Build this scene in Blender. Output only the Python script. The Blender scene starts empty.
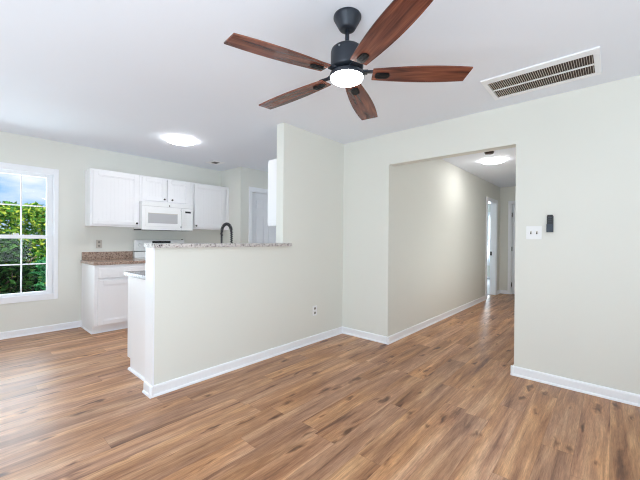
import bpy, bmesh, math, random
from mathutils import Vector, Matrix

S = bpy.context.scene
COL = S.collection

def lin(r, g, b):
    f = lambda c: (c / 255 / 12.92) if c / 255 <= 0.04045 else ((c / 255 + 0.055) / 1.055) ** 2.4
    return (f(r), f(g), f(b), 1.0)

# ------------------------------------------------------------------ camera
CAM_H = 1.204
yaw, roll, pitch = (math.radians(a) for a in (41.626, 0.495, -0.079))
fw = Vector((math.cos(yaw), math.sin(yaw), 0)); rt = Vector((math.sin(yaw), -math.cos(yaw), 0)); up = Vector((0, 0, 1))
F = fw * math.cos(pitch) + up * math.sin(pitch); U = up * math.cos(pitch) - fw * math.sin(pitch)
R = rt * math.cos(roll) + U * math.sin(roll); V = U * math.cos(roll) - rt * math.sin(roll)
cd = bpy.data.cameras.new('camera'); cam = bpy.data.objects.new('camera', cd); COL.objects.link(cam)
cd.sensor_width = 36; cd.lens = 328.33 / 640 * 36; cd.clip_start = 0.02
M = Matrix.Identity(4)
for i in range(3):
    M[i][0], M[i][1], M[i][2] = R[i], V[i], -F[i]
M[2][3] = CAM_H
cam.matrix_world = M
S.camera = cam

# ------------------------------------------------------------------ view, world, sun, daylight
S.view_settings.view_transform = 'Standard'; S.view_settings.look = 'None'
S.view_settings.gamma = 1; S.view_settings.use_curve_mapping = False
S.view_settings.exposure = 0.50
S.cycles.use_denoising = True
S.cycles.pixel_filter_type = 'BLACKMAN_HARRIS'; S.cycles.filter_width = 1.1
S.cycles.max_bounces = 10; S.cycles.diffuse_bounces = 6; S.cycles.transparent_max_bounces = 16
S.cycles.sample_clamp_indirect = 6

w = bpy.data.worlds.new('sky'); S.world = w; w.use_nodes = True
nt = w.node_tree; nt.nodes.clear()
n = nt.nodes.new
tc = n('ShaderNodeTexCoord'); mp = n('ShaderNodeMapping'); mp.inputs['Scale'].default_value = (1, 1, 2.6)
nz = n('ShaderNodeTexNoise'); nz.inputs['Scale'].default_value = 3.2; nz.inputs['Detail'].default_value = 7; nz.inputs['Roughness'].default_value = .55
rp = n('ShaderNodeValToRGB'); rp.color_ramp.elements[0].position = .44; rp.color_ramp.elements[1].position = .62
mx = n('ShaderNodeMix'); mx.data_type = 'RGBA'
mx.inputs['A'].default_value = lin(132, 190, 244); mx.inputs['B'].default_value = (1, 1, 1, 1)
bg = n('ShaderNodeBackground'); bg.inputs['Strength'].default_value = .8; out = n('ShaderNodeOutputWorld')
L = nt.links.new
L(tc.outputs['Generated'], mp.inputs['Vector']); L(mp.outputs['Vector'], nz.inputs['Vector']); L(nz.outputs['Fac'], rp.inputs['Fac'])
L(rp.outputs['Color'], mx.inputs['Factor']); L(mx.outputs['Result'], bg.inputs['Color']); L(bg.outputs['Background'], out.inputs['Surface'])

def light(name, kind, loc, power, color=(1, 1, 1), direction=None, size=None):
    d = bpy.data.lights.new(name, kind); d.energy = power; d.color = color
    o = bpy.data.objects.new(name, d); COL.objects.link(o); o.location = loc
    if direction is not None:
        o.rotation_euler = Vector(direction).to_track_quat('-Z', 'Y').to_euler()
    if kind == 'AREA':
        d.shape = 'RECTANGLE'; d.size, d.size_y = size
    return o
sun = light('sun', 'SUN', (0, 0, 12), 7.0, (1, .94, .80), (-.35, .55, -.95)); sun.data.angle = .01
COOL = (.775, .905, 1.01)
# stand-ins for unseen living room windows behind the camera, plus added fills
light('window_daylight_west', 'AREA', (-1.45, 1.0, 1.05), 84, COOL, (1, .42, .85), (3.4, 1.7))
light('fill_dining', 'AREA', (-1.45, 4.2, 1.05), 13, COOL, (.3, 0, 1), (1.8, 1.7))  # unseen fill added on the dining side to brighten the kitchen
light('window_daylight_south', 'AREA', (.3, -2.05, 1.05), 50, COOL, (-.1, .75, 1), (3.0, 1.7))
light('fill_kitchen_end', 'AREA', (4.72, 3.7, 1.3), 6, COOL, (-1, .25, .8), (1.2, 1.2))  # added fill lamp for the dim right end of the kitchen
light('fill_hall', 'AREA', (5.2, .68, 1.2), 9, (.92, .97, 1.0), (0, 1, .35), (2.2, 1.7))  # added fill that lifts the hall wall, set on the hidden side
# daylight coming in through the kitchen window and the far bedroom window
light('window_daylight_kitchen', 'AREA', (.47, 5.62, 1.3), 22, COOL, (0, -1, -.1), (.9, 1.5))
light('window_daylight_bedroom', 'AREA', (11.5, 2.6, 1.35), 60, COOL, (-1, .1, .35), (.7, 1.5))

# ------------------------------------------------------------------ materials
def new_mat(name, col, rough=.5, metal=0, spec=.5):
    m = bpy.data.materials.new(name); m.use_nodes = True
    b = m.node_tree.nodes['Principled BSDF']
    b.inputs['Base Color'].default_value = col; b.inputs['Roughness'].default_value = rough
    b.inputs['Metallic'].default_value = metal; b.inputs['Specular IOR Level'].default_value = spec
    return m

def paint(name, col, rough=.55, bump=.04, scale=220, var=.015, spec=.3):
    """Painted surface: faint tone drift and fine roller texture."""
    m = new_mat(name, col, rough, 0, spec); t = m.node_tree; b = t.nodes['Principled BSDF']
    c = t.nodes.new('ShaderNodeTexCoord')
    a = t.nodes.new('ShaderNodeTexNoise'); a.inputs['Scale'].default_value = 1.3
    mixn = t.nodes.new('ShaderNodeMix'); mixn.data_type = 'RGBA'
    mixn.inputs['A'].default_value = tuple(v * (1 - var) for v in col[:3]) + (1,)
    mixn.inputs['B'].default_value = tuple(min(1, v * (1 + var)) for v in col[:3]) + (1,)
    t.links.new(c.outputs['Object'], a.inputs['Vector']); t.links.new(a.outputs['Fac'], mixn.inputs['Factor'])
    t.links.new(mixn.outputs['Result'], b.inputs['Base Color'])
    f = t.nodes.new('ShaderNodeTexNoise'); f.inputs['Scale'].default_value = scale; f.inputs['Detail'].default_value = 3
    bp = t.nodes.new('ShaderNodeBump'); bp.inputs['Strength'].default_value = bump; bp.inputs['Distance'].default_value = .002
    t.links.new(c.outputs['Object'], f.inputs['Vector']); t.links.new(f.outputs['Fac'], bp.inputs['Height']); t.links.new(bp.outputs['Normal'], b.inputs['Normal'])
    return m

def emit(name, col, strength):
    m = bpy.data.materials.new(name); m.use_nodes = True; t = m.node_tree; t.nodes.clear()
    e = t.nodes.new('ShaderNodeEmission'); e.inputs['Color'].default_value = col; e.inputs['Strength'].default_value = strength
    o = t.nodes.new('ShaderNodeOutputMaterial'); t.links.new(e.outputs[0], o.inputs['Surface'])
    return m

def math_node(t, op, a=None, b=None):
    nd = t.nodes.new('ShaderNodeMath'); nd.operation = op
    for i, v in enumerate((a, b)):
        if v is None: continue
        if isinstance(v, (int, float)): nd.inputs[i].default_value = v
        else: t.links.new(v, nd.inputs[i])
    return nd.outputs[0]

def ramp(t, fac, stops):
    nd = t.nodes.new('ShaderNodeValToRGB'); e = nd.color_ramp.elements
    e[0].position, e[0].color = stops[0]; e[1].position, e[1].color = stops[-1]
    for p, c in stops[1:-1]:
        k = e.new(p); k.color = c
    t.links.new(fac, nd.inputs['Fac'])
    return nd.outputs['Color']

def mix(t, fac, a, b, mode='MIX'):
    nd = t.nodes.new('ShaderNodeMix'); nd.data_type = 'RGBA'; nd.blend_type = mode
    for key, v in (('Factor', fac), ('A', a), ('B', b)):
        if isinstance(v, (int, float)): nd.inputs[key].default_value = v
        elif isinstance(v, tuple): nd.inputs[key].default_value = v
        else: t.links.new(v, nd.inputs[key])
    return nd.outputs['Result']

def floor_material():
    m = new_mat('plank_floor', lin(150, 112, 86), .36, 0, .42); t = m.node_tree; b = t.nodes['Principled BSDF']
    c = t.nodes.new('ShaderNodeTexCoord'); sp = t.nodes.new('ShaderNodeSeparateXYZ'); t.links.new(c.outputs['Object'], sp.inputs[0])
    PW, PL = .152, 1.22
    yy = math_node(t, 'DIVIDE', sp.outputs['Y'], PW); row = math_node(t, 'FLOOR', yy)
    wn = t.nodes.new('ShaderNodeTexWhiteNoise'); wn.noise_dimensions = '1D'; t.links.new(row, wn.inputs['W'])
    xx = math_node(t, 'ADD', math_node(t, 'DIVIDE', sp.outputs['X'], PL), math_node(t, 'MULTIPLY', wn.outputs['Value'], 7.3))
    colm = math_node(t, 'FLOOR', xx)
    idv = t.nodes.new('ShaderNodeCombineXYZ'); t.links.new(row, idv.inputs[0]); t.links.new(colm, idv.inputs[1])
    pn = t.nodes.new('ShaderNodeTexWhiteNoise'); pn.noise_dimensions = '3D'; t.links.new(idv.outputs[0], pn.inputs['Vector'])
    # grain coordinates, shifted for every plank
    off = t.nodes.new('ShaderNodeVectorMath'); off.operation = 'SCALE'; off.inputs['Scale'].default_value = 37.0
    t.links.new(pn.outputs['Color'], off.inputs[0])
    ad = t.nodes.new('ShaderNodeVectorMath'); ad.operation = 'ADD'
    t.links.new(c.outputs['Object'], ad.inputs[0]); t.links.new(off.outputs[0], ad.inputs[1])
    def stretched(sx, sy, scale, detail, rough, dist):
        mpn = t.nodes.new('ShaderNodeMapping'); mpn.inputs['Scale'].default_value = (sx, sy, 1); t.links.new(ad.outputs[0], mpn.inputs['Vector'])
        q = t.nodes.new('ShaderNodeTexNoise'); q.inputs['Scale'].default_value = scale; q.inputs['Detail'].default_value = detail
        q.inputs['Roughness'].default_value = rough; q.inputs['Distortion'].default_value = dist
        t.links.new(mpn.outputs[0], q.inputs['Vector']); return q.outputs['Fac']
    broad = stretched(.7, 8.0, 1.7, 5, .6, .5)
    fine = stretched(.7, 12.0, 8.0, 10, .72, .35)
    hair = stretched(1.0, 22.0, 16.0, 4, .7, .2)
    hue = stretched(1.0, 4.0, .8, 2, .5, .5)
    colA = ramp(t, broad, [(.30, lin(118, 83, 65)), (.40, lin(164, 124, 100)), (.52, lin(190, 149, 122)), (.66, lin(216, 180, 150))])
    colB = ramp(t, broad, [(.30, lin(118, 79, 55)), (.40, lin(166, 120, 86)), (.52, lin(192, 146, 107)), (.66, lin(218, 174, 132))])
    col = mix(t, ramp(t, hue, [(.38, (0, 0, 0, 1)), (.62, (1, 1, 1, 1))]), colA, colB)
    fcol = ramp(t, fine, [(.28, (.38, .33, .30, 1)), (.39, (.82, .79, .77, 1)), (.52, (1, 1, 1, 1)), (.68, (1.24, 1.22, 1.19, 1))])
    col = mix(t, .95, col, fcol, 'MULTIPLY')
    col = mix(t, .55, col, ramp(t, hair, [(.36, (.6, .57, .55, 1)), (.5, (1, 1, 1, 1)), (.66, (1.2, 1.2, 1.2, 1))]), 'MULTIPLY')
    # knots: stretched cells, dark heart
    mpk = t.nodes.new('ShaderNodeMapping'); mpk.inputs['Scale'].default_value = (3.0, 9.0, 1); t.links.new(ad.outputs[0], mpk.inputs['Vector'])
    nzk = t.nodes.new('ShaderNodeTexNoise'); nzk.inputs['Scale'].default_value = 2.2; t.links.new(mpk.outputs[0], nzk.inputs['Vector'])
    mk = t.nodes.new('ShaderNodeVectorMath'); mk.operation = 'ADD'
    sk = t.nodes.new('ShaderNodeVectorMath'); sk.operation = 'SCALE'; sk.inputs['Scale'].default_value = .8
    t.links.new(nzk.outputs['Color'], sk.inputs[0]); t.links.new(mpk.outputs[0], mk.inputs[0]); t.links.new(sk.outputs[0], mk.inputs[1])
    vo = t.nodes.new('ShaderNodeTexVoronoi'); vo.voronoi_dimensions = '2D'; vo.inputs['Scale'].default_value = .62; vo.inputs['Randomness'].default_value = 1
    kx = t.nodes.new('ShaderNodeSeparateColor')
    t.links.new(mk.outputs[0], vo.inputs['Vector'])
    t.links.new(vo.outputs['Color'], kx.inputs[0])
    kd = math_node(t, 'ADD', vo.outputs['Distance'], math_node(t, 'MULTIPLY', kx.outputs[0], .07))
    kn = ramp(t, kd, [(.04, (.16, .11, .09, 1)), (.085, (.46, .38, .33, 1)), (.13, (.86, .82, .78, 1)), (.17, (1.12, 1.1, 1.06, 1)), (.26, (1, 1, 1, 1))])
    col = mix(t, .85, col, kn, 'MULTIPLY')
    tint = ramp(t, pn.outputs['Value'], [(0, (.76, .74, .73, 1)), (.5, (.9, .885, .88, 1)), (1, (1.02, 1.0, .99, 1))])
    col = mix(t, .9, col, tint, 'MULTIPLY')
    col = mix(t, 1.0, col, (1.05, 1.0, .93, 1), 'MULTIPLY')
    # seams
    fy = math_node(t, 'FRACT', yy); fx = math_node(t, 'FRACT', xx)
    ey = math_node(t, 'MULTIPLY', math_node(t, 'MINIMUM', fy, math_node(t, 'SUBTRACT', 1.0, fy)), PW)
    ex = math_node(t, 'MULTIPLY', math_node(t, 'MINIMUM', fx, math_node(t, 'SUBTRACT', 1.0, fx)), PL)
    ed = math_node(t, 'MINIMUM', ex, ey)
    seam = ramp(t, math_node(t, 'MULTIPLY', ed, 400.0), [(.0, (.55, .52, .5, 1)), (.9, (1, 1, 1, 1))])
    col = mix(t, .7, col, seam, 'MULTIPLY')
    t.links.new(col, b.inputs['Base Color'])
    bp = t.nodes.new('ShaderNodeBump'); bp.inputs['Strength'].default_value = .12; bp.inputs['Distance'].default_value = .002
    t.links.new(fine, bp.inputs['Height']); t.links.new(bp.outputs['Normal'], b.inputs['Normal'])
    rr = t.nodes.new('ShaderNodeMapRange'); rr.inputs['To Min'].default_value = .30; rr.inputs['To Max'].default_value = .46
    t.links.new(fine, rr.inputs['Value']); t.links.new(rr.outputs[0], b.inputs['Roughness'])
    return m

def granite(name, stops, scale=55):
    m = new_mat(name, stops[1][1], .18, 0, .5); t = m.node_tree; b = t.nodes['Principled BSDF']
    c = t.nodes.new('ShaderNodeTexCoord')
    v = t.nodes.new('ShaderNodeTexNoise'); v.inputs['Scale'].default_value = scale; v.inputs['Detail'].default_value = 5; v.inputs['Roughness'].default_value = .7
    t.links.new(c.outputs['Object'], v.inputs['Vector'])
    col = ramp(t, v.outputs['Fac'], stops)
    d = t.nodes.new('ShaderNodeTexVoronoi'); d.inputs['Scale'].default_value = scale * 1.1; t.links.new(c.outputs['Object'], d.inputs['Vector'])
    n2 = t.nodes.new('ShaderNodeTexNoise'); n2.inputs['Scale'].default_value = 24; t.links.new(c.outputs['Object'], n2.inputs['Vector'])
    spk = ramp(t, math_node(t, 'ADD', d.outputs['Distance'], math_node(t, 'MULTIPLY', n2.outputs['Fac'], .9)), [(.50, (.10, .09, .09, 1)), (.66, (1, 1, 1, 1))])
    col = mix(t, .85, col, spk, 'MULTIPLY')
    t.links.new(col, b.inputs['Base Color'])
    return m

def wood_blade():
    m = new_mat('walnut_blade', lin(120, 66, 48), .26, 0, .5); t = m.node_tree; b = t.nodes['Principled BSDF']
    c = t.nodes.new('ShaderNodeTexCoord'); oi = t.nodes.new('ShaderNodeObjectInfo')
    ad = t.nodes.new('ShaderNodeVectorMath'); ad.operation = 'ADD'
    cb = t.nodes.new('ShaderNodeCombineXYZ'); t.links.new(math_node(t, 'MULTIPLY', oi.outputs['Random'], 30.0), cb.inputs[1])
    t.links.new(c.outputs['Object'], ad.inputs[0]); t.links.new(cb.outputs[0], ad.inputs[1])
    def st(sx, sy, sc, d, ds):
        mpn = t.nodes.new('ShaderNodeMapping'); mpn.inputs['Scale'].default_value = (sx, sy, 1); t.links.new(ad.outputs[0], mpn.inputs['Vector'])
        q = t.nodes.new('ShaderNodeTexNoise'); q.inputs['Scale'].default_value = sc; q.inputs['Detail'].default_value = d; q.inputs['Distortion'].default_value = ds
        t.links.new(mpn.outputs[0], q.inputs['Vector']); return q.outputs['Fac']
    col = ramp(t, st(1, 9, 3.0, 5, .8), [(.3, lin(70, 36, 29)), (.47, lin(106, 59, 46)), (.6, lin(132, 77, 58)), (.75, lin(152, 94, 71))])
    f = ramp(t, st(1, 30, 6.0, 4, .3), [(.3, (.66, .62, .6, 1)), (.6, (1, 1, 1, 1))])
    t.links.new(mix(t, .8, col, f, 'MULTIPLY'), b.inputs['Base Color'])
    return m

def leaf_mat(name, dark, mid, light_):
    m = new_mat(name, mid, .75, 0, .12); t = m.node_tree; b = t.nodes['Principled BSDF']
    g = t.nodes.new('ShaderNodeNewGeometry')
    col = ramp(t, g.outputs['Random Per Island'], [(0, dark), (.5, mid), (1, light_)])
    t.links.new(col, b.inputs['Base Color'])
    tr = t.nodes.new('ShaderNodeBsdfTranslucent'); t.links.new(col, tr.inputs['Color'])
    ms = t.nodes.new('ShaderNodeMixShader'); ms.inputs['Fac'].default_value = .35
    o = t.nodes['Material Output']; t.links.new(b.outputs[0], ms.inputs[1]); t.links.new(tr.outputs[0], ms.inputs[2]); t.links.new(ms.outputs[0], o.inputs['Surface'])
    return m

def noise_ground(name, c0, c1, scale, rough=.95):
    m = new_mat(name, c0, rough, 0, .1); t = m.node_tree; b = t.nodes['Principled BSDF']
    c = t.nodes.new('ShaderNodeTexCoord'); q = t.nodes.new('ShaderNodeTexNoise'); q.inputs['Scale'].default_value = scale; q.inputs['Detail'].default_value = 6
    t.links.new(c.outputs['Object'], q.inputs['Vector'])
    t.links.new(ramp(t, q.outputs['Fac'], [(.35, c0), (.65, c1)]), b.inputs['Base Color'])
    return m

def glass_mat():
    m = bpy.data.materials.new('window_glass'); m.use_nodes = True; t = m.node_tree; t.nodes.clear()
    tr = t.nodes.new('ShaderNodeBsdfTransparent'); tr.inputs['Color'].default_value = (.97, .985, .98, 1)
    gl = t.nodes.new('ShaderNodeBsdfGlossy'); gl.inputs['Roughness'].default_value = .02
    fr = t.nodes.new('ShaderNodeFresnel'); fr.inputs['IOR'].default_value = 1.22
    ms = t.nodes.new('ShaderNodeMixShader'); o = t.nodes.new('ShaderNodeOutputMaterial')
    t.links.new(fr.outputs[0], ms.inputs['Fac']); t.links.new(tr.outputs[0], ms.inputs[1]); t.links.new(gl.outputs[0], ms.inputs[2]); t.links.new(ms.outputs[0], o.inputs['Surface'])
    return m

WALL = paint('cream_wall_paint', lin(229, 229, 222), .6)
HALLWALL = WALL
CEIL = paint('cool_white_ceiling_paint', lin(237, 241, 249), .75, .05, 150)
TRIM = paint('white_trim_paint', lin(247, 248, 252), .3, .01, 90, .006, .5)
CABW = paint('white_cabinet_paint', lin(246, 245, 247), .35, .01, 90, .006, .45)
DOORP = paint('white_door_paint', lin(238, 239, 244), .38, .02, 120, .008, .4)
APPL = paint('white_appliance_enamel', lin(246, 246, 246), .18, .004, 60, .004, .5)
PLAST = new_mat('white_plastic', lin(240, 240, 240), .35)
SOCK = new_mat('grey_socket_plastic', lin(150, 144, 138), .4)
IVORY = new_mat('grey_beige_plastic', lin(196, 188, 178), .4)
VINYL = paint('white_vinyl', lin(246, 247, 250), .3, .005, 80, .005, .45)
FLOOR = floor_material()
CARPET = noise_ground('pale_carpet', lin(214, 210, 212), lin(232, 228, 230), 160)
GRAN = granite('granite_lit', [(.34, lin(92, 84, 82)), (.46, lin(186, 178, 176)), (.58, lin(222, 217, 214)), (.7, lin(170, 156, 148))])  # the kitchen's one granite, with light on the bar put into its colour
GRANK = granite('granite_dimmed', [(.34, lin(80, 74, 76)), (.46, lin(150, 144, 148)), (.58, lin(182, 177, 180)), (.7, lin(140, 130, 130))])  # same granite, colour darkened to offset strong light on the slab
GRANB = granite('granite_shaded', [(.34, lin(84, 66, 58)), (.45, lin(150, 124, 110)), (.58, lin(192, 168, 152)), (.7, lin(132, 106, 94))])  # same granite, back counter's shade put into its colour
BLADE = wood_blade()
FANBLK = new_mat('matte_charcoal_metal', lin(44, 49, 58), .42, .35, .5)
BRKT = new_mat('glossy_black_bracket', lin(16, 16, 18), .5, 0, .25)
BLACKP = new_mat('black_plastic', lin(24, 24, 27), .4)
SLATE = new_mat('slate_plastic', lin(44, 54, 68), .42)
STEEL = new_mat('brushed_steel', lin(190, 192, 196), .28, .95)
KNOB = new_mat('dark_pewter', lin(70, 62, 58), .35, .8)
GUN = new_mat('gunmetal_faucet', lin(70, 68, 72), .3, .85)
DARKG = new_mat('dark_duct', lin(66, 52, 46), .8)
SLATM = new_mat('tan_grille_enamel', lin(222, 213, 203), .45)
MWGLASS = new_mat('grey_oven_glass', lin(186, 186, 188), .15, 0, .5)
GLASS = glass_mat()
FANLIT = emit('lit_fan_diffuser', (.97, .985, 1, 1), 20)
KITLIT = emit('lit_kitchen_diffuser', (.97, .985, 1, 1), 24)
HALLLIT = emit('lit_hall_diffuser', (1, .985, .97, 1), 20)
BARK = noise_ground('bark', lin(60, 48, 42), lin(96, 80, 70), 30)
LEAF1 = leaf_mat('shrub_leaf', lin(12, 30, 16), lin(28, 56, 30), lin(80, 126, 58))
LEAF2 = leaf_mat('hedge_leaf', lin(36, 88, 36), lin(92, 150, 56), lin(196, 202, 84))
LEAF3 = leaf_mat('bush_leaf', lin(24, 84, 52), lin(50, 128, 80), lin(92, 168, 112))
GRASS = noise_ground('lawn_green', lin(88, 132, 62), lin(134, 172, 92), 9)
MULCH = noise_ground('pinkish_mulch', lin(146, 112, 104), lin(206, 176, 168), 22)

# ------------------------------------------------------------------ mesh helpers
def bx(bm, x0, x1, y0, y1, z0, z1, bev=0, seg=2):
    r = bmesh.ops.create_cube(bm, size=1)
    vs = r['verts']
    for v in vs:
        v.co = Vector(((x0 + x1) / 2 + v.co.x * (x1 - x0), (y0 + y1) / 2 + v.co.y * (y1 - y0), (z0 + z1) / 2 + v.co.z * (z1 - z0)))
    if bev:
        es = list({e for v in vs for e in v.link_edges})
        bmesh.ops.bevel(bm, geom=es, offset=bev, segments=seg, profile=.5, affect='EDGES')

def lathe(bm, prof, c, seg=40, axis='Z'):
    """Revolve (radius, height) points about an axis through c."""
    rings = []
    for r, h in prof:
        ring = []
        for i in range(seg):
            a = 2 * math.pi * i / seg; p, q = r * math.cos(a), r * math.sin(a)
            co = {'Z': (p, q, h), 'Y': (p, h, q), 'X': (h, p, q)}[axis]
            ring.append(bm.verts.new(Vector(co) + Vector(c)))
        rings.append(ring)
    for a, b in zip(rings, rings[1:]):
        for i in range(seg):
            f = bm.faces.new((a[i], a[(i + 1) % seg], b[(i + 1) % seg], b[i])); f.smooth = True
    bm.faces.new(rings[0]); bm.faces.new(rings[-1])
    bmesh.ops.recalc_face_normals(bm, faces=bm.faces[:])

def tube(bm, pts, rad, seg=12):
    pts = [Vector(p) for p in pts]; rad = rad if isinstance(rad, (list, tuple)) else [rad] * len(pts)
    rings = []; ref = Vector((.3, .2, 1)).normalized()
    for i, p in enumerate(pts):
        d = (pts[min(i + 1, len(pts) - 1)] - pts[max(i - 1, 0)]).normalized()
        if abs(d.dot(ref)) > .95: r0 = Vector((1, 0, 0))
        else: r0 = ref
        a = d.cross(r0).normalized(); b = d.cross(a)
        if rings and False: pass
        rings.append([bm.verts.new(p + (a * math.cos(2 * math.pi * k / seg) + b * math.sin(2 * math.pi * k / seg)) * rad[i]) for k in range(seg)])
    for a, b in zip(rings, rings[1:]):
        for k in range(seg):
            f = bm.faces.new((a[k], a[(k + 1) % seg], b[(k + 1) % seg], b[k])); f.smooth = True
    bm.faces.new(rings[0]); bm.faces.new(rings[-1])
    bmesh.ops.recalc_face_normals(bm, faces=bm.faces[:])

def prism(bm, pts, z0, z1):
    """Extrude an outline of (x, y) points between two heights."""
    a = [bm.verts.new((x, y, z0)) for x, y in pts]; b = [bm.verts.new((x, y, z1)) for x, y in pts]
    bm.faces.new(a); bm.faces.new(b)
    for i in range(len(pts)):
        j = (i + 1) % len(pts); bm.faces.new((a[i], a[j], b[j], b[i]))
    bmesh.ops.recalc_face_normals(bm, faces=bm.faces[:])

def profile_run(bm, p, q, nrm, prof):
    """Sweep a (out, height) profile straight from p to q on the floor; nrm is the side it sticks out on."""
    p, q, nrm = Vector((p[0], p[1], 0)), Vector((q[0], q[1], 0)), Vector((nrm[0], nrm[1], 0))
    a = [bm.verts.new(p + nrm * o + Vector((0, 0, h))) for o, h in prof]; b = [bm.verts.new(q + nrm * o + Vector((0, 0, h))) for o, h in prof]
    bm.faces.new(a); bm.faces.new(b)
    for i in range(len(prof)):
        j = (i + 1) % len(prof); bm.faces.new((a[i], a[j], b[j], b[i]))
    bmesh.ops.recalc_face_normals(bm, faces=bm.faces[:])

def world_loc(o):
    v = o.location.copy()
    while o.parent: o = o.parent; v = v + o.location
    return v

def obj(name, bm, m, parent=None, centre=False):
    """Link a bmesh given in world coordinates as one object. A top-level thing gets its origin at the centre of its base."""
    me = bpy.data.meshes.new(name)
    shift = Vector((0, 0, 0))
    if parent: shift = world_loc(parent)
    elif centre:
        cs = [v.co for v in bm.verts]
        shift = Vector(((min(c.x for c in cs) + max(c.x for c in cs)) / 2, (min(c.y for c in cs) + max(c.y for c in cs)) / 2, min(c.z for c in cs)))
    if shift.length: bmesh.ops.translate(bm, verts=bm.verts[:], vec=-shift)
    bm.to_mesh(me); bm.free(); me.materials.append(m)
    o = bpy.data.objects.new(name, me); COL.objects.link(o)
    if parent: o.parent = parent
    else: o.location = shift
    return o

def tag(o, label, cat, group=None, kind=None):
    o['label'] = label; o['category'] = cat
    if group: o['group'] = group
    if kind: o['kind'] = kind
    return o

def thing(name, label, cat, loc, group=None, kind=None):
    o = bpy.data.objects.new(name, None); COL.objects.link(o); o.location = loc; o.empty_display_size = .1
    return tag(o, label, cat, group, kind)

def boxes(*bs):
    bm = bmesh.new()
    for b in bs: bx(bm, *b)
    return bm

def struct(name, bm, m, label, cat):
    return tag(obj(name, bm, m), label, cat, kind='structure')

# ------------------------------------------------------------------ plan of the place
H = 2.44
XW, YS = -1.6, -2.2                       # unseen walls behind the photograph
XO, XO2 = 3.375, 3.49                     # wall with the hall opening
YP, YP2 = 2.601, 2.712                    # wall between living room and kitchen
XPE, XFULL = 1.034, 2.336                 # ends of the half wall and of the full wall
YB, YB2 = 5.356, 5.47                     # kitchen back wall
XQ, YQ = 3.291, 4.745                     # pantry corner
XK = 4.8
HY0, HY1, XE = .65, 1.937, 8.435          # hall
XBW = 11.3
HEAD = 2.079

struct('floor', boxes((XW - .1, XBW + .1, YS - .1, YB2, -.1, 0)), FLOOR, 'brown wood-look plank floor running from the living room into the hall', 'floor')
struct('floor_bedroom', boxes((7.0, XBW, 2.05, 5.0, 0, .012)), CARPET, 'pale carpet in the bedroom beyond the hall doorway', 'carpet')
struct('ceiling', boxes((XW - .1, XBW + .1, YS - .1, YB2, H, H + .12)), CEIL, 'flat cool-white ceiling over living room, kitchen and hall', 'ceiling')

# kitchen back wall with the window hole
WX0, WX1, WZ0, WZ1 = .02, .895, .44, 2.05
struct('wall_back', boxes((XW, WX0, YB, YB2, 0, H), (WX1, XK + .11, YB, YB2, 0, H), (WX0, WX1, YB, YB2, 0, WZ0), (WX0, WX1, YB, YB2, WZ1, H)), WALL,
       'cream kitchen back wall with the window and the wall cabinets', 'wall')
struct('wall_pantry', boxes((XQ, XQ + .11, YQ + .11, YB, 0, H), (XQ, 3.52, YQ, YQ + .11, 0, H), (4.24, XK, YQ, YQ + .11, 0, H), (3.52, 4.24, YQ, YQ + .11, 2.048, H)), WALL,
       'cream walls boxing in the pantry at the right end of the kitchen', 'wall')
struct('wall_kitchen', boxes((XK, XK + .11, YP, YB, 0, H)), WALL, 'cream end wall of the kitchen past the pantry door', 'wall')
struct('wall_partition', boxes((XFULL, XK, YP, YP2, 0, H)), WALL, 'full-height cream partition between the bar top and the room corner', 'wall')
struct('wall_half', boxes((XPE, XFULL, YP, YP + .14, 0, 1.13)), WALL, 'cream half wall carrying the granite bar top', 'wall')
struct('half_wall_lit_end', boxes((XPE - .012, XPE, YP - .002, YP + .145, .0, 1.13)), TRIM, 'white facing added over the daylit free end of the half wall', 'trim')  # white face added for daylight falling on the bare wall end
struct('wall_right', boxes((XO, XO2, HY1, YP, 0, H), (XO, XO2, YS, HY0, 0, H), (XO, XO2, HY0, HY1, HEAD, H)), WALL,
       'cream living room wall with the wide cased-free opening to the hall', 'wall')
DX0, DX1 = 7.37, 8.10
struct('wall_hall', boxes((XO2, DX0, HY1, HY1 + .113, 0, H), (DX1, XBW, HY1, HY1 + .113, 0, H), (DX0, DX1, HY1, HY1 + .113, 2.05, H)), WALL,
       'long pale hall wall seen through the opening, with a doorway at its far end', 'wall')
struct('wall_hall_right', boxes((XO2, XE, HY0 - .11, HY0, 0, H)), WALL, 'hall wall hidden behind the switch wall', 'wall')
struct('wall_end', boxes((XE, XE + .11, 1.70, HY1, 0, H), (XE, XE + .11, HY0 - .11, .93, 0, H), (XE, XE + .11, .93, 1.70, 2.05, H)), WALL,
       'shaded end wall of the hall with a hinged door', 'wall')
struct('wall_bedroom', boxes((6.9, XBW, 5.0, 5.11, 0, H), (6.9, 7.0, HY1 + .113, 5.0, 0, H)), WALL, 'unseen walls of the bedroom beyond the hall', 'wall')
struct('wall_bedroom_window', boxes((XBW, XBW + .11, 2.94, 5.0, 0, H), (XBW, XBW + .11, HY1, 2.28, 0, H), (XBW, XBW + .11, 2.28, 2.94, 0, .5), (XBW, XBW + .11, 2.28, 2.94, 2.04, H)), WALL,
       'bedroom wall with the bright window glimpsed through the doorway', 'wall')
struct('wall_left', boxes((XW - .1, XW, YS, YB2, 0, H)), WALL, 'cream wall behind the photograph on the west side', 'wall')
struct('wall_front', boxes((XW, XO2, YS - .1, YS, 0, H)), WALL, 'cream wall behind the photograph on the south side', 'wall')
struct('wall_closet', boxes((XE + .8, XE + .9, HY0 - .11, HY1, 0, H), (XE + .11, XE + .8, HY0 - .11, HY0, 0, H)), WALL, 'closet behind the door at the hall end', 'wall')

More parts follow.
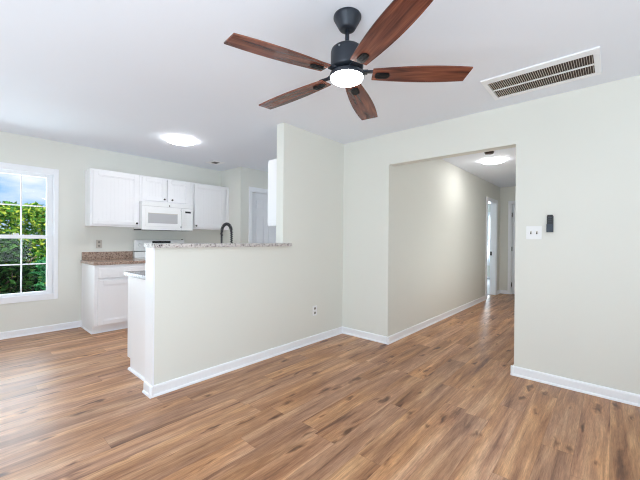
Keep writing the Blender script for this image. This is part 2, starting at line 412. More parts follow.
# baseboards: board with eased top plus quarter-round shoe
BP = [(0, 0), (.024, 0), (.0235, .006), (.021, .012), (.017, .016), (.0135, .018), (.0135, .070), (.011, .079), (.005, .083), (0, .083)]
def base(name, runs, label):
    bm = bmesh.new()
    for p, q, nrm in runs: profile_run(bm, p, q, nrm, BP)
    struct(name, bm, TRIM, label, 'baseboard')
base('baseboard_back', [((XW, YB), (1.19, YB), (0, -1))], 'white baseboard under the kitchen window')
base('baseboard_half', [((XPE - .036, YP), (XO - .0, YP), (0, -1)), ((XPE - .012, YP - .024), (XPE - .012, YP + .13), (-1, 0))], 'white baseboard along the foot of the half wall and partition')
base('baseboard_corner', [((XO, HY1 - .024), (XO, YP), (-1, 0))], 'short white baseboard between room corner and hall opening')
base('baseboard_hall', [((XO - .024, HY1), (DX0 - .06, HY1), (0, -1)), ((DX1 + .07, HY1), (XE, HY1), (0, -1))], 'long white baseboard along the hall wall')
base('baseboard_end', [((XE, 1.765), (XE, HY1), (-1, 0))], 'short white baseboard on the hall end wall')
base('baseboard_right', [((XO, YS), (XO, HY0 + .024), (-1, 0)), ((XO - .024, HY0), (XO2, HY0), (0, 1))], 'white baseboard under the light switch wall')
base('baseboard_bedroom', [((XBW, 2.05), (XBW, 5.0), (-1, 0))], 'white baseboard in the far bedroom')
base('baseboard_pantry', [((XQ, YQ), (3.45, YQ), (0, -1))], 'white baseboard beside the pantry door')

# door casings
def casing(name, bm, label): struct(name, bm, TRIM, label, 'door casing')
CW = .065
casing('trim_2', boxes((3.52 - CW, 3.52, YQ - .016, YQ, 0, 2.048, .003), (4.24, 4.24 + CW, YQ - .016, YQ, 0, 2.048, .003), (3.52 - CW - .004, 4.24 + CW + .004, YQ - .018, YQ, 2.048, 2.118, .003),
       (3.52, 3.532, YQ, YQ + .11, 0, 2.048), (4.228, 4.24, YQ, YQ + .11, 0, 2.048), (3.532, 4.228, YQ, YQ + .11, 2.036, 2.048)), 'white casing around the pantry door')
casing('trim_3', boxes((DX0 - CW, DX0, HY1 - .016, HY1, 0, 2.05, .003), (DX1, DX1 + CW, HY1 - .016, HY1, 0, 2.05, .003), (DX0 - CW, DX1 + CW, HY1 - .017, HY1, 2.05, 2.115, .003),
       (DX0, DX0 + .014, HY1, HY1 + .113, 0, 2.05), (DX1 - .014, DX1, HY1, HY1 + .113, 0, 2.05), (DX0 + .014, DX1 - .014, HY1, HY1 + .113, 2.036, 2.05)), 'white casing around the open bedroom doorway')
casing('trim_4', boxes((XE - .016, XE, 1.70, 1.70 + CW, 0, 2.05, .003), (XE - .016, XE, .93 - CW, .93, 0, 2.05, .003), (XE - .017, XE, .93 - CW, 1.70 + CW, 2.05, 2.115, .003),
       (XE, XE + .11, 1.688, 1.70, 0, 2.05), (XE, XE + .11, .93, .942, 0, 2.05), (XE, XE + .11, .942, 1.688, 2.038, 2.05)), 'white casing around the door at the hall end')
tag(obj('strike_plate', boxes((DX1 - .019, DX1 - .013, HY1 + .075, HY1 + .112, .88, .965, .001)), KNOB, centre=True), 'small dark strike plate on the jamb of the open bedroom doorway', 'strike plate')

# panelled doors
def panel_door(name, label, axis, a0, a1, d0, d1, z0, z1, knob_at=None):
    """Six-panel door; it spans a0..a1 along the axis and d0..d1 in depth (d0 is the face seen)."""
    t = thing(name, label, 'door', ((a0 + a1) / 2 if axis == 'X' else (d0 + d1) / 2, (d0 + d1) / 2 if axis == 'X' else (a0 + a1) / 2, z0), kind='structure')
    bm = bmesh.new()
    def b(p0, p1, q0, q1, h0, h1, bev=0):
        q0, q1 = min(q0, q1), max(q0, q1)
        if axis == 'X': bx(bm, p0, p1, q0, q1, h0, h1, bev)
        else: bx(bm, q0, q1, p0, p1, h0, h1, bev)
    W = a1 - a0; st = .105; s = 1 if d1 > d0 else -1
    b(a0, a1, d0 + s * .012, d1, z0, z1)
    cols = [(a0 + st, (a0 + a1) / 2 - .045), ((a0 + a1) / 2 + .045, a1 - st)]
    rows = [(z0 + .22, z0 + .80), (z0 + .98, z0 + 1.62), (z0 + 1.72, z1 - .11)]
    b(a0, a0 + st, d0, d0 + s * .012, z0, z1); b(a1 - st, a1, d0, d0 + s * .012, z0, z1)
    b(cols[0][1], cols[1][0], d0, d0 + s * .012, z0, z1)
    for p0, p1 in cols:
        last = z0
        for h0, h1 in rows + [(z1, z1)]:
            b(p0, p1, d0, d0 + s * .012, last, h0); last = h1
        for h0, h1 in rows:
            b(p0 + .022, p1 - .022, d0 + s * .004, d0 + s * .014, h0 + .022, h1 - .022, .004)
    obj('door_leaf', bm, DOORP, t)
    if knob_at:
        kb = bmesh.new(); a, z = knob_at
        c = (a, d0, z) if axis == 'X' else (d0, a, z)
        prof = [(.001, -.062 * s), (.02, -.06 * s), (.026, -.048 * s), (.022, -.034 * s), (.011, -.026 * s), (.011, -.008 * s), (.03, -.006 * s), (.03, 0)]
        lathe(kb, prof, c, 24, 'Y' if axis == 'X' else 'X'); obj('door_knob', kb, STEEL, t)
    return t
panel_door('door_1', 'white six-panel pantry door at the right of the kitchen', 'X', 3.535, 4.225, YQ + .045, YQ + .085, .01, 2.033, (4.16, .94))
d2 = panel_door('door_2', 'white door hung on dark hinges at the end of the hall', 'Y', .945, 1.680, XE + .01, XE + .05, .01, 2.033, (1.02, .94))
for z in (.22, 1.03, 1.80):
    bm = bmesh.new(); lathe(bm, [(.007, -.05), (.007, .05)], (XE + .002, 1.686, z), 12); bx(bm, XE + .0, XE + .004, 1.680, 1.70, z - .045, z + .045)
    obj('hinge', bm, KNOB, d2)

# ------------------------------------------------------------------ kitchen window
win = thing('window_1', 'white double-hung kitchen window looking out on shrubs', 'window', ((WX0 + WX1) / 2, YB, WZ0), kind='structure')
CY = YB - .018
obj('casing', boxes((WX1 - .012, .925, CY, YB, .412, 2.078, .004), (-.01, WX0 + .012, CY, YB, .412, 2.078, .004), (WX0 + .012, WX1 - .012, CY, YB, 2.0, 2.078, .004), (WX0 + .012, WX1 - .012, CY, YB, .412, .49, .004)), TRIM, win)
obj('jamb', boxes((WX0, WX0 + .02, YB, YB2, WZ0, WZ1), (WX1 - .02, WX1, YB, YB2, WZ0, WZ1), (WX0 + .02, WX1 - .02, YB, YB2, WZ1 - .02, WZ1), (WX0 + .02, WX1 - .02, YB, YB2, WZ0, WZ0 + .02)), VINYL, win)
SX0, SX1, MZ = WX0 + .02, WX1 - .02, 1.205
def sash(name, z0, z1, y0, y1, top, bot, gz):
    bm = boxes((SX0, SX0 + .062, y0, y1, z0, z1, .004), (SX1 - .062, SX1, y0, y1, z0, z1, .004), (SX0 + .062, SX1 - .062, y0, y1, z1 - top, z1, .004), (SX0 + .062, SX1 - .062, y0, y1, z0, z0 + bot, .004))
    s = obj(name, bm, VINYL, win)
    gx0, gx1, g0, g1 = SX0 + .062, SX1 - .062, z0 + bot, z1 - top; ym = (y0 + y1) / 2
    obj('muntin', boxes(*[(gx0 + (gx1 - gx0) * k / 3 - .007, gx0 + (gx1 - gx0) * k / 3 + .007, ym - .008, ym + .008, g0, g1, .002) for k in (1, 2)], (gx0, gx1, ym - .0075, ym + .0075, gz - .007, gz + .007, .002)), VINYL, s)
    obj('pane', boxes((gx0, gx1, ym - .0015, ym + .0015, g0, g1)), GLASS, s)
    return s
sash('upper_sash', MZ - .02, WZ1 - .02, YB + .06, YB + .09, .065, .045, 1.595)
sash('lower_sash', WZ0 + .02, MZ + .025, YB + .025, YB + .055, .045, .062, .868)
obj('sash_lock', boxes((.50, .55, YB + .018, YB + .055, MZ + .026, MZ + .040, .004)), VINYL, win)
# bedroom window
w2 = thing('window_2', 'bright white-framed bedroom window glimpsed through the hall doorway', 'window', (XBW, 2.61, .5), kind='structure')
obj('casing', boxes((XBW - .018, XBW, 2.93, 3.0, .43, 2.11, .003), (XBW - .018, XBW, 2.22, 2.29, .43, 2.11, .003), (XBW - .018, XBW, 2.29, 2.93, 2.03, 2.11, .003), (XBW - .018, XBW, 2.29, 2.93, .43, .51, .003)), TRIM, w2)
for nm, z0, z1, x in (('upper_sash', 1.25, 2.04, .06), ('lower_sash', .5, 1.29, .03)):
    s = obj(nm, boxes((XBW + x, XBW + x + .028, 2.28, 2.32, z0, z1, .003), (XBW + x, XBW + x + .028, 2.90, 2.94, z0, z1, .003), (XBW + x, XBW + x + .028, 2.32, 2.90, z0, z0 + .04, .003), (XBW + x, XBW + x + .028, 2.32, 2.90, z1 - .04, z1, .003)), VINYL, w2)
    obj('pane', boxes((XBW + x + .012, XBW + x + .016, 2.32, 2.90, z0 + .04, z1 - .04)), GLASS, s)
bm = boxes((XBW - .16, XBW - .05, 2.84, 3.05, .012, .02, .002)); [bx(bm, XBW - .15 + k * .018, XBW - .142 + k * .018, 2.85, 3.04, .02, .026) for k in range(5)]
tag(obj('floor_register', bm, BLACKP, centre=True), 'small dark floor register on the pale carpet beyond the doorway', 'register')

# ------------------------------------------------------------------ cabinets
def knob(parent, x, y, z):
    bm = bmesh.new(); lathe(bm, [(.001, -.028), (.010, -.027), (.0145, -.021), (.012, -.014), (.006, -.010), (.006, -.002), (.009, 0)], (x, y, z), 20, 'Y')
    return obj('knob', bm, KNOB, parent)

def cab_door(parent, x0, x1, z0, z1, y, s=1, knob_at=None, name='door', bead=True, rail=.055):
    """Framed door with a recessed panel; s = 1 when it faces -Y, its back lying on y."""
    th = .02; bm = bmesh.new()
    def b(p0, p1, o0, o1, h0, h1, bev=0):
        q = sorted((y - s * o0, y - s * o1)); bx(bm, p0, p1, q[0], q[1], h0, h1, bev)
    b(x0, x0 + rail, 0, th, z0, z1, .003); b(x1 - rail, x1, 0, th, z0, z1, .003)
    b(x0 + rail, x1 - rail, 0, th, z1 - rail, z1, .003); b(x0 + rail, x1 - rail, 0, th, z0, z0 + rail, .003)
    # stepped inner edge
    i = rail; e = .012
    b(x0 + i, x0 + i + e, 0, .014, z0 + i, z1 - i, .002); b(x1 - i - e, x1 - i, 0, .014, z0 + i, z1 - i, .002)
    b(x0 + i + e, x1 - i - e, 0, .014, z1 - i - e, z1 - i, .002); b(x0 + i + e, x1 - i - e, 0, .014, z0 + i, z0 + i + e, .002)
    p0, p1 = x0 + i + e, x1 - i - e
    if bead:
        k = max(1, round((p1 - p0) / .045)); wd = (p1 - p0) / k
        for q in range(k): b(p0 + q * wd, p0 + (q + 1) * wd, 0, .009, z0 + i + e, z1 - i - e, .0013)
    else: b(p0, p1, 0, .009, z0 + i + e, z1 - i - e)
    d = obj(name, bm, CABW, parent)
    if knob_at: knob(d, knob_at[0], y - s * th, knob_at[1])
    return d

CF = 5.083                                   # face of the upper doors
UZ0, UZ1 = 1.358, 2.115
def upper(label, x0, x1, z0, z1, doors, seed=0):
    t = thing('wall_cabinet', label, 'cabinet', ((x0 + x1) / 2, (CF + YB) / 2, z0), 'white wall cabinets over the back counter')
    fy = CF + .02
    obj('body', boxes((x0, x1, fy + .018, YB, z0, z1, .001), (x0, x1, fy, fy + .018, z1 - .04, z1), (x0, x1, fy, fy + .018, z0, z0 + .04), (x0, x0 + .045, fy, fy + .018, z0 + .04, z1 - .04), (x1 - .045, x1, fy, fy + .018, z0 + .04, z1 - .04)), CABW, t)
    for d in doors: cab_door(t, d[0], d[1], d[2], d[3], fy, 1, d[4])
    return t
upper('white wall cabinet with one wide door, between the kitchen window and the microwave', 1.212, 1.806, UZ0, UZ1, [(1.237, 1.786, UZ0 + .025, UZ1 - .025, (1.766, 1.412))])
upper('short white wall cabinet with two small doors mounted above the microwave', 1.808, 2.572, 1.735, UZ1, [(1.838, 2.176, 1.757, UZ1 - .022, (2.152, 1.79)), (2.204, 2.542, 1.757, UZ1 - .022, (2.270, 1.79))])
upper('white wall cabinet with one door, between the microwave and the pantry corner', 2.574, 3.288, UZ0, UZ1, [(2.640, 3.195, UZ0 + .025, UZ1 - .025, (2.664, 1.412))])
# cabinet on the kitchen side of the partition
t = thing('wall_cabinet', 'white wall cabinet on the kitchen side of the partition, seen end-on above the bar', 'cabinet', (2.9, YP2 + .16, 1.358), 'white wall cabinet behind the partition')
obj('body', boxes((2.474, 3.37, YP2, YP2 + .305, 1.358, 2.125, .001)), CABW, t)
cab_door(t, 2.482, 2.918, 1.376, 2.107, YP2 + .305, -1, (2.89, 1.42)); cab_door(t, 2.926, 3.362, 1.376, 2.107, YP2 + .305, -1, (2.955, 1.42))

# base cabinet under the left counter
BF = 4.765
t = thing('base_cabinet', 'white base cabinet with drawer and door under the granite counter', 'cabinet', (1.49, 5.06, 0), 'white base cabinets')
BZ = .862
obj('body', boxes((1.18, 1.198, BF, YB - .002, .10, BZ), (1.18, 1.198, BF + .072, YB - .002, 0, .10), (1.198, 1.803, BF + .018, YB - .002, .10, BZ),
    (1.198, 1.803, BF, BF + .018, BZ - .035, BZ), (1.198, 1.803, BF, BF + .018, .10, .125), (1.198, 1.222, BF, BF + .018, .125, BZ - .035), (1.779, 1.803, BF, BF + .018, .125, BZ - .035), (1.222, 1.779, BF, BF + .018, .655, .69)), CABW, t)
obj('toe_kick', boxes((1.198, 1.803, BF + .072, BF + .09, 0, .10)), CABW, t)
bm = bmesh.new(); profile_run(bm, (1.18, YB - .002), (1.18, BF + .06), (-1, 0), [(0, 0), (.012, 0), (.011, .007), (.007, .013), (0, .016)]); profile_run(bm, (1.168, BF + .072), (1.803, BF + .072), (0, -1), [(0, 0), (.012, 0), (.011, .007), (.007, .013), (0, .016)])
obj('shoe_moulding', bm, TRIM, t)
dr = obj('drawer', boxes((1.215, 1.786, BF - .02, BF, .695, .832, .004), (1.25, 1.751, BF - .024, BF - .019, .725, .802, .003)), CABW, t)
cab_door(t, 1.215, 1.786, .112, .668, BF, 1, (1.755, .62), bead=False)

# peninsula base cabinet
t = thing('base_cabinet', 'white base cabinet behind the half wall, its plain end panel facing the dining area', 'cabinet', (2.0, 3.04, 0), 'white base cabinets')
PX, PF = 1.10, 3.365
obj('body', boxes((PX, PX + .018, YP + .142, PF, .10, .855), (PX, PX + .018, YP + .142, PF - .072, 0, .10), (PX + .018, 3.36, YP + .142, PF - .018, .10, .855), (PX + .018, 3.36, PF - .018, PF, .10, .855)), CABW, t)
obj('toe_kick', boxes((PX + .018, 3.36, PF - .09, PF - .072, 0, .10)), CABW, t)
bm = bmesh.new(); profile_run(bm, (PX, YP + .142), (PX, PF - .06), (-1, 0), [(0, 0), (.018, 0), (.0165, .009), (.011, .016), (0, .02)]); obj('shoe_moulding', bm, TRIM, t)
for k in range(4):
    x0 = PX + .03 + k * .557
    cab_door(t, x0, x0 + .54, .112, .66, PF, -1, (x0 + (.5 if k % 2 == 0 else .04), .62), bead=False)
    obj('drawer', boxes((x0, x0 + .54, PF, PF + .02, .69, .832, .004)), CABW, t)

# counters
t = thing('countertop', 'speckled granite counter, toned darker for shade, with backsplash beside the range', 'countertop', (1.485, 5.04, .862))
obj('slab', boxes((1.165, 1.805, BF - .03, YB, .862, .898, .004)), GRANB, t)
obj('backsplash', boxes((1.178, 1.805, YB - .02, YB, .898, 1.006, .002)), GRANB, t)
tag(obj('countertop', boxes((1.072, 3.37, YP + .14, PF + .025, .855, .89, .004)), GRANK, centre=True), 'granite kitchen counter in a darkened tone behind the half wall, lower than the bar top', 'countertop')
bm = bmesh.new(); prism(bm, [(1.016, 2.562), (2.437, 2.562), (2.437, YP), (XFULL, YP), (XFULL, 2.765), (1.016, 2.765)], 1.130, 1.162)
bmesh.ops.bevel(bm, geom=bm.edges[:], offset=.003, segments=2, affect='EDGES')
tag(obj('bar_top', bm, GRAN, centre=True), 'speckled granite bar top in a lit tone along the half wall', 'bar top')

# ------------------------------------------------------------------ microwave
MF = 5.0; m0, m1, mz0, mz1 = 1.809, 2.571, 1.325, 1.733
t = thing('microwave', 'white over-the-range microwave mounted under the short cabinet', 'microwave', ((m0 + m1) / 2, 5.18, mz0))
obj('body', boxes((m0, m1, MF + .03, YB, mz0 + .012, mz1, .003)), APPL, t)
obj('underside', boxes((m0 + .01, m1 - .01, MF + .012, YB - .01, mz0 - .004, mz0 + .012, .002)), BLACKP, t)
obj('vent_strip', boxes((m0, m1, MF, MF + .03, mz1 - .062, mz1, .004), *[(m0 + .04 + k * .0345, m0 + .066 + k * .0345, MF - .001, MF + .002, mz1 - .02, mz1 - .015) for k in range(20)]), APPL, t)
dxr = 2.378
dn = obj('door', boxes((m0, dxr, MF, MF + .03, mz0, 1.566, .0), (m0, dxr, MF, MF + .03, 1.566, mz1 - .064), (m0 + .045, dxr - .03, MF - .004, MF + .002, 1.375, 1.632, .003)), APPL, t)
obj('door_window', boxes((1.892, 2.318, MF - .007, MF - .003, 1.424, 1.562, .001)), MWGLASS, dn)
obj('door_window_rim', boxes((1.889, 2.321, MF - .006, MF - .004, 1.562, 1.572)), IVORY, dn)
bm = bmesh.new(); hx = 2.376
tube(bm, [(hx, MF, 1.636), (hx, MF - .03, 1.628), (hx, MF - .034, 1.60), (hx, MF - .034, 1.42), (hx, MF - .03, 1.392), (hx, MF, 1.384)], .009, 12); obj('handle', bm, APPL, dn)
obj('handle_foot', boxes((hx - .012, hx + .012, MF - .012, MF, 1.366, 1.386, .002)), STEEL, dn)
cp = obj('control_panel', boxes((dxr + .003, m1, MF, MF + .03, mz0, mz1 - .064, .003), (2.405, 2.548, MF - .003, MF + .001, 1.372, 1.648, .002)), APPL, t)
obj('display', boxes((2.44, 2.53, MF - .005, MF - .002, 1.598, 1.626, .001)), BLACKP, cp)
obj('keypad', boxes(*[(2.424 + i * .038, 2.454 + i * .038, MF - .0045, MF - .002, 1.40 + j * .036, 1.426 + j * .036, .001) for i in range(3) for j in range(5)]), PLAST, cp)
bm = bmesh.new(); lathe(bm, [(.010, -.002), (.010, .002)], (2.196, MF, 1.69), 18, 'Y'); obj('badge', bm, KNOB, t)

# ------------------------------------------------------------------ range
r0, r1 = 1.81, 2.57
t = thing('range', 'white freestanding range behind the bar, its control backguard showing', 'range', ((r0 + r1) / 2, 5.03, 0))
obj('body', boxes((r0, r1, 4.74, YB - .02, .05, .895, .004)), APPL, t)
obj('cooktop', boxes((r0 - .002, r1 + .002, 4.715, YB - .07, .895, .912, .004)), APPL, t)
bgd = obj('backguard', boxes((r0, r1, YB - .085, YB - .02, .912, 1.0, .004), (r0, r1, YB - .075, YB - .015, 1.008, 1.178, .012)), APPL, t)
obj('gap_strip', boxes((r0 + .004, r1 - .004, YB - .078, YB - .02, 1.0, 1.008)), BLACKP, bgd)
obj('display', boxes((2.06, 2.34, YB - .078, YB - .074, 1.125, 1.16, .001)), BLACKP, bgd)
for x in (1.88, 1.96, 2.42, 2.50):
    bm = bmesh.new(); lathe(bm, [(.004, -.022), (.017, -.022), (.021, -.004), (.025, 0)], (x, YB - .075, 1.10), 20, 'Y'); bx(bm, x - .004, x + .004, YB - .102, YB - .094, 1.083, 1.117)
    obj('control_knob', bm, PLAST, bgd)
bm = bmesh.new(); lathe(bm, [(.012, -.012), (.013, 0)], (2.545, YB - .045, 1.19), 14, 'Z'); obj('vent_cap', bm, KNOB, bgd)
for x, y, rr in ((2.0, 4.9, .10), (2.38, 4.9, .08), (2.0, 5.13, .08), (2.38, 5.13, .10)):
    bm = bmesh.new(); lathe(bm, [(rr + .015, 0), (rr + .018, .004), (rr + .006, .004), (rr, .001)], (x, y, .912), 32)
    b_ = obj('burner', bm, STEEL, t); bm = bmesh.new()
    tube(bm, [(x + (.02 + (rr - .02) * q / 70) * math.cos(q * .36), y + (.02 + (rr - .02) * q / 70) * math.sin(q * .36), .92) for q in range(71)], .004, 8); obj('coil', bm, BLACKP, b_)
od = obj('oven_door', boxes((r0 + .005, r1 - .005, 4.705, 4.74, .26, .86, .006), (r0 + .12, r1 - .12, 4.70, 4.71, .40, .70, .003)), APPL, t)
bm = bmesh.new(); tube(bm, [(r0 + .06, 4.705, .81), (r0 + .06, 4.665, .81), (r0 + .08, 4.66, .81), (r1 - .08, 4.66, .81), (r1 - .06, 4.665, .81), (r1 - .06, 4.705, .81)], .011, 12); obj('oven_handle', bm, APPL, od)
obj('storage_drawer', boxes((r0 + .005, r1 - .005, 4.71, 4.74, .07, .245, .006)), APPL, t)

# ------------------------------------------------------------------ faucet
fx, fy = 1.94, 2.955
t = thing('faucet', 'gunmetal spring-neck kitchen faucet rising behind the bar top', 'faucet', (fx, fy, .89))
bm = bmesh.new(); lathe(bm, [(.028, 0), (.028, .006), (.02, .012), (.017, .05), (.017, .13), (.012, .14), (.012, .16)], (fx, fy, .89), 28); obj('base_post', bm, GUN, t)
path = [(fx, fy, .89 + .15 + .18 * k / 8) for k in range(8)]
arcc = (fy + .094, 1.272); path = [(fx, fy, 1.04 + .232 * k / 8) for k in range(9)] + [(fx, arcc[0] - .094 * math.cos(math.pi * k / 16), arcc[1] + .088 * math.sin(math.pi * k / 16)) for k in range(1, 17)] + [(fx, fy + .188, 1.272 - .02 * k) for k in range(1, 3)]
bm = bmesh.new(); tube(bm, path, .006, 12); hose = obj('neck', bm, GUN, t)
# spring coil wound round the neck
bm = bmesh.new(); P = [Vector(p) for p in path]; sp_pts = []
N = 620
for i in range(N):
    s = i / (N - 1) * (len(P) - 1); k = min(int(s), len(P) - 2); f_ = s - k
    p = P[k].lerp(P[k + 1], f_); d = (P[k + 1] - P[k]).normalized(); a = Vector((1, 0, 0)); b = d.cross(a)
    th = i * .36; sp_pts.append(p + (a * math.cos(th) + b * math.sin(th)) * .0135)
tube(bm, sp_pts, .0034, 6); obj('spring', bm, GUN, t)
bm = bmesh.new(); lathe(bm, [(.008, 0), (.010, -.01), (.010, -.10), (.014, -.13), (.014, -.15), (.010, -.152)], (fx, fy + .188, 1.235), 24); obj('spray_head', bm, GUN, t)
bm = bmesh.new(); tube(bm, [(fx + .015, fy, .965), (fx + .05, fy, .97), (fx + .085, fy + .01, .99)], [.008, .006, .005], 10); obj('lever_handle', bm, GUN, t)
bm = bmesh.new(); tube(bm, [(fx, fy + .012, 1.05), (fx, fy + .09, 1.06), (fx, fy + .18, 1.12)], .005, 10); obj('holder_arm', bm, GUN, t)

# ------------------------------------------------------------------ ceiling fan
FC = Vector((1.452, 1.102, 0)); BZ_ = 2.118
t = thing('ceiling_fan', 'charcoal ceiling fan with five walnut blades and a lit round light', 'ceiling fan', (FC.x, FC.y, H))
bm = bmesh.new(); lathe(bm, [(.074, 2.44), (.0765, 2.436), (.0765, 2.427), (.073, 2.421), (.071, 2.416), (.047, 2.372), (.043, 2.366), (.030, 2.362), (.016, 2.362)][::-1], (FC.x, FC.y, 0), 48); obj('canopy', bm, FANBLK, t)
bm = bmesh.new(); lathe(bm, [(.0115, 2.27), (.0115, 2.38)], (FC.x, FC.y, 0), 24); obj('downrod', bm, FANBLK, t)
bm = bmesh.new(); lathe(bm, [(.060, 2.140), (.086, 2.146), (.090, 2.155), (.090, 2.238), (.086, 2.252), (.074, 2.262), (.045, 2.270), (.024, 2.274), (.016, 2.284)], (FC.x, FC.y, 0), 56)
mh = obj('motor_housing', bm, FANBLK, t)
for a in (190, 310, 70):
    bm = bmesh.new(); c = FC + Vector((math.cos(math.radians(a)) * .0905, math.sin(math.radians(a)) * .0905, 2.235)); bmesh.ops.create_icosphere(bm, subdivisions=2, radius=.0055, matrix=Matrix.Translation(c)); obj('screw', bm, STEEL, mh)
bm = bmesh.new(); lathe(bm, [(.070, 2.097), (.095, 2.100), (.097, 2.108), (.093, 2.120), (.07, 2.132), (.055, 2.142)], (FC.x, FC.y, 0), 56); lk = obj('light_kit', bm, FANBLK, t)
bm = bmesh.new(); lathe(bm, [(.002, 2.071), (.04, 2.073), (.07, 2.079), (.086, 2.089), (.091, 2.099), (.06, 2.101)], (FC.x, FC.y, 0), 48); obj('diffuser', bm, FANLIT, lk)

def blade_mesh():
    """Blade along +X: convex sides, slanted tip (longer on the -Y side)."""
    bm = bmesh.new(); top = []; bot = []
    x0, n_ = .140, 22
    R0, R1 = .664, .655
    def half(u): return .036 + .030 * math.sin(math.pi * min(1, (.05 + u * .82)) ** .9) ** .8 if u > 0 else .040
    rows = []
    for i in range(n_ + 1):
        u = i / n_; hw = .046 + .026 * math.sin(math.pi * (.02 + .72 * u)) - .006 * u * u
        xa = x0 + (R0 - x0) * u; xb = x0 + (R1 - x0) * u
        rows.append(((xa, -hw), (xb, hw)))
    v = []
    for (xa, ya), (xb, yb) in rows:
        ring = [bm.verts.new((xa + (xb - xa) * k / 4, ya + (yb - ya) * k / 4, z)) for z, ks in ((.004, range(5)), (-.004, range(4, -1, -1))) for k in ks]
        v.append(ring)
    for a, b in zip(v, v[1:]):
        for k in range(10): bm.faces.new((a[k], a[(k + 1) % 10], b[(k + 1) % 10], b[k]))
    bm.faces.new(v[0]); bm.faces.new(v[-1])
    bmesh.ops.recalc_face_normals(bm, faces=bm.faces[:])
    sharp = [e for e in bm.edges if len(e.link_faces) == 2 and e.calc_face_angle() > .6]
    bmesh.ops.bevel(bm, geom=sharp, offset=.0015, segments=2, affect='EDGES')
    me = bpy.data.meshes.new('blade'); bm.to_mesh(me); bm.free(); me.materials.append(BLADE); return me
def local_mesh(name, bm, m):
    me = bpy.data.meshes.new(name); bm.to_mesh(me); bm.free(); me.materials.append(m); return me
blade_me = blade_mesh()
# bracket: rounded plate with two slots under the blade root
bm = bmesh.new()
out_ = [(.212 + .022 * math.sin(math.pi * k / 10), -.022 * math.cos(math.pi * k / 10)) for k in range(11)] + [(.168 - .014 * math.sin(math.pi * k / 8), .022 * math.cos(math.pi * k / 8)) for k in range(9)]
prism(bm, out_, -.012, -.0045)
for yy_ in (-.010, .010): bx(bm, .165, .222, yy_ - .0035, yy_ + .0035, -.014, -.0115, .001)
bracket_me = local_mesh('blade_bracket', bm, BRKT)
bm = bmesh.new(); bx(bm, .062, .185, -.014, .014, -.0035, .0035, .002); bx(bm, .07, .115, -.02, .02, -.008, .004, .003)
arm_me = local_mesh('blade_arm', bm, FANBLK)
PITCH = 7
for ang, droop in ((22.1, .9), (94.1, 2.0), (164.0, 1.8), (241.5, .6), (309.6, .3)):
    arm = bpy.data.objects.new('blade_arm', arm_me); COL.objects.link(arm); arm.parent = t
    arm.location = (0, 0, BZ_ + .014 - H); arm.rotation_euler = (0, 0, math.radians(ang))
    bl = bpy.data.objects.new('blade', blade_me); COL.objects.link(bl); bl.parent = t
    bl.location = (0, 0, BZ_ - H); bl.rotation_euler = Matrix.Rotation(math.radians(ang), 3, 'Z').__matmul__(Matrix.Rotation(math.radians(droop), 3, 'Y')).__matmul__(Matrix.Rotation(math.radians(-PITCH), 3, 'X')).to_euler()
    br = bpy.data.objects.new('blade_bracket', bracket_me); COL.objects.link(br); br.parent = bl

# ------------------------------------------------------------------ ceiling fixtures
def flush_light(label, x, y, r, m):
    t = thing('ceiling_light', label, 'ceiling light', (x, y, H), 'flush ceiling lights')
    bm = bmesh.new(); lathe(bm, [(r - .035, H), (r - .03, H - .003), (r - .03, H - .014), (r - .05, H - .014)], (x, y, 0), 56); obj('base_ring', bm, PLAST, t)
    bm = bmesh.new(); lathe(bm, [(.002, H - .040), (r * .5, H - .039), (r * .8, H - .035), (r - .012, H - .027), (r, H - .018), (r - .004, H - .011), (r - .032, H - .010)], (x, y, 0), 56); obj('diffuser', bm, m, t)
flush_light('lit round flush light on the kitchen ceiling', 1.915, 4.05, .17, KITLIT)
flush_light('lit round flush light on the hall ceiling', 5.50, 1.36, .17, HALLLIT)
# return-air grille above the switch wall
gx0, gx1, gy0, gy1 = 2.71, 3.15, .064, .768; ix0, ix1, iy0, iy1 = 2.785, 3.112, .100, .737
t = thing('return_air_grille', 'long white return-air grille in the living room ceiling', 'air grille', ((gx0 + gx1) / 2, (gy0 + gy1) / 2, H))
obj('frame', boxes((gx0, ix0, gy0, gy1, H - .012, H, .003), (ix1, gx1, gy0, gy1, H - .012, H, .003), (ix0, ix1, gy0, iy0, H - .012, H, .003), (ix0, ix1, iy1, gy1, H - .012, H, .003)), TRIM, t)
obj('duct_backing', boxes((ix0, ix1, iy0, iy1, H - .0025, H)), DARKG, t)
bm = bmesh.new(); K = 46; mid = (ix0 + ix1) / 2
for k in range(K):
    yc = iy0 + (iy1 - iy0) * (k + .5) / K
    for a, b in ((ix0, mid - .006), (mid + .006, ix1)):
        vs = [bm.verts.new((x, yc + dy, H + z)) for x in (a, b) for dy, z in ((-.0016, -.0105), (.0006, -.011), (.0016, -.0035), (-.0006, -.003))]
        for q in ((0, 1, 5, 4), (1, 2, 6, 5), (2, 3, 7, 6), (3, 0, 4, 7), (0, 1, 2, 3), (4, 5, 6, 7)): bm.faces.new([vs[i] for i in q])
bmesh.ops.recalc_face_normals(bm, faces=bm.faces[:]); obj('louvers', bm, SLATM, t)
obj('divider', boxes((mid - .006, mid + .006, iy0, iy1, H - .012, H - .003, .001)), TRIM, t)
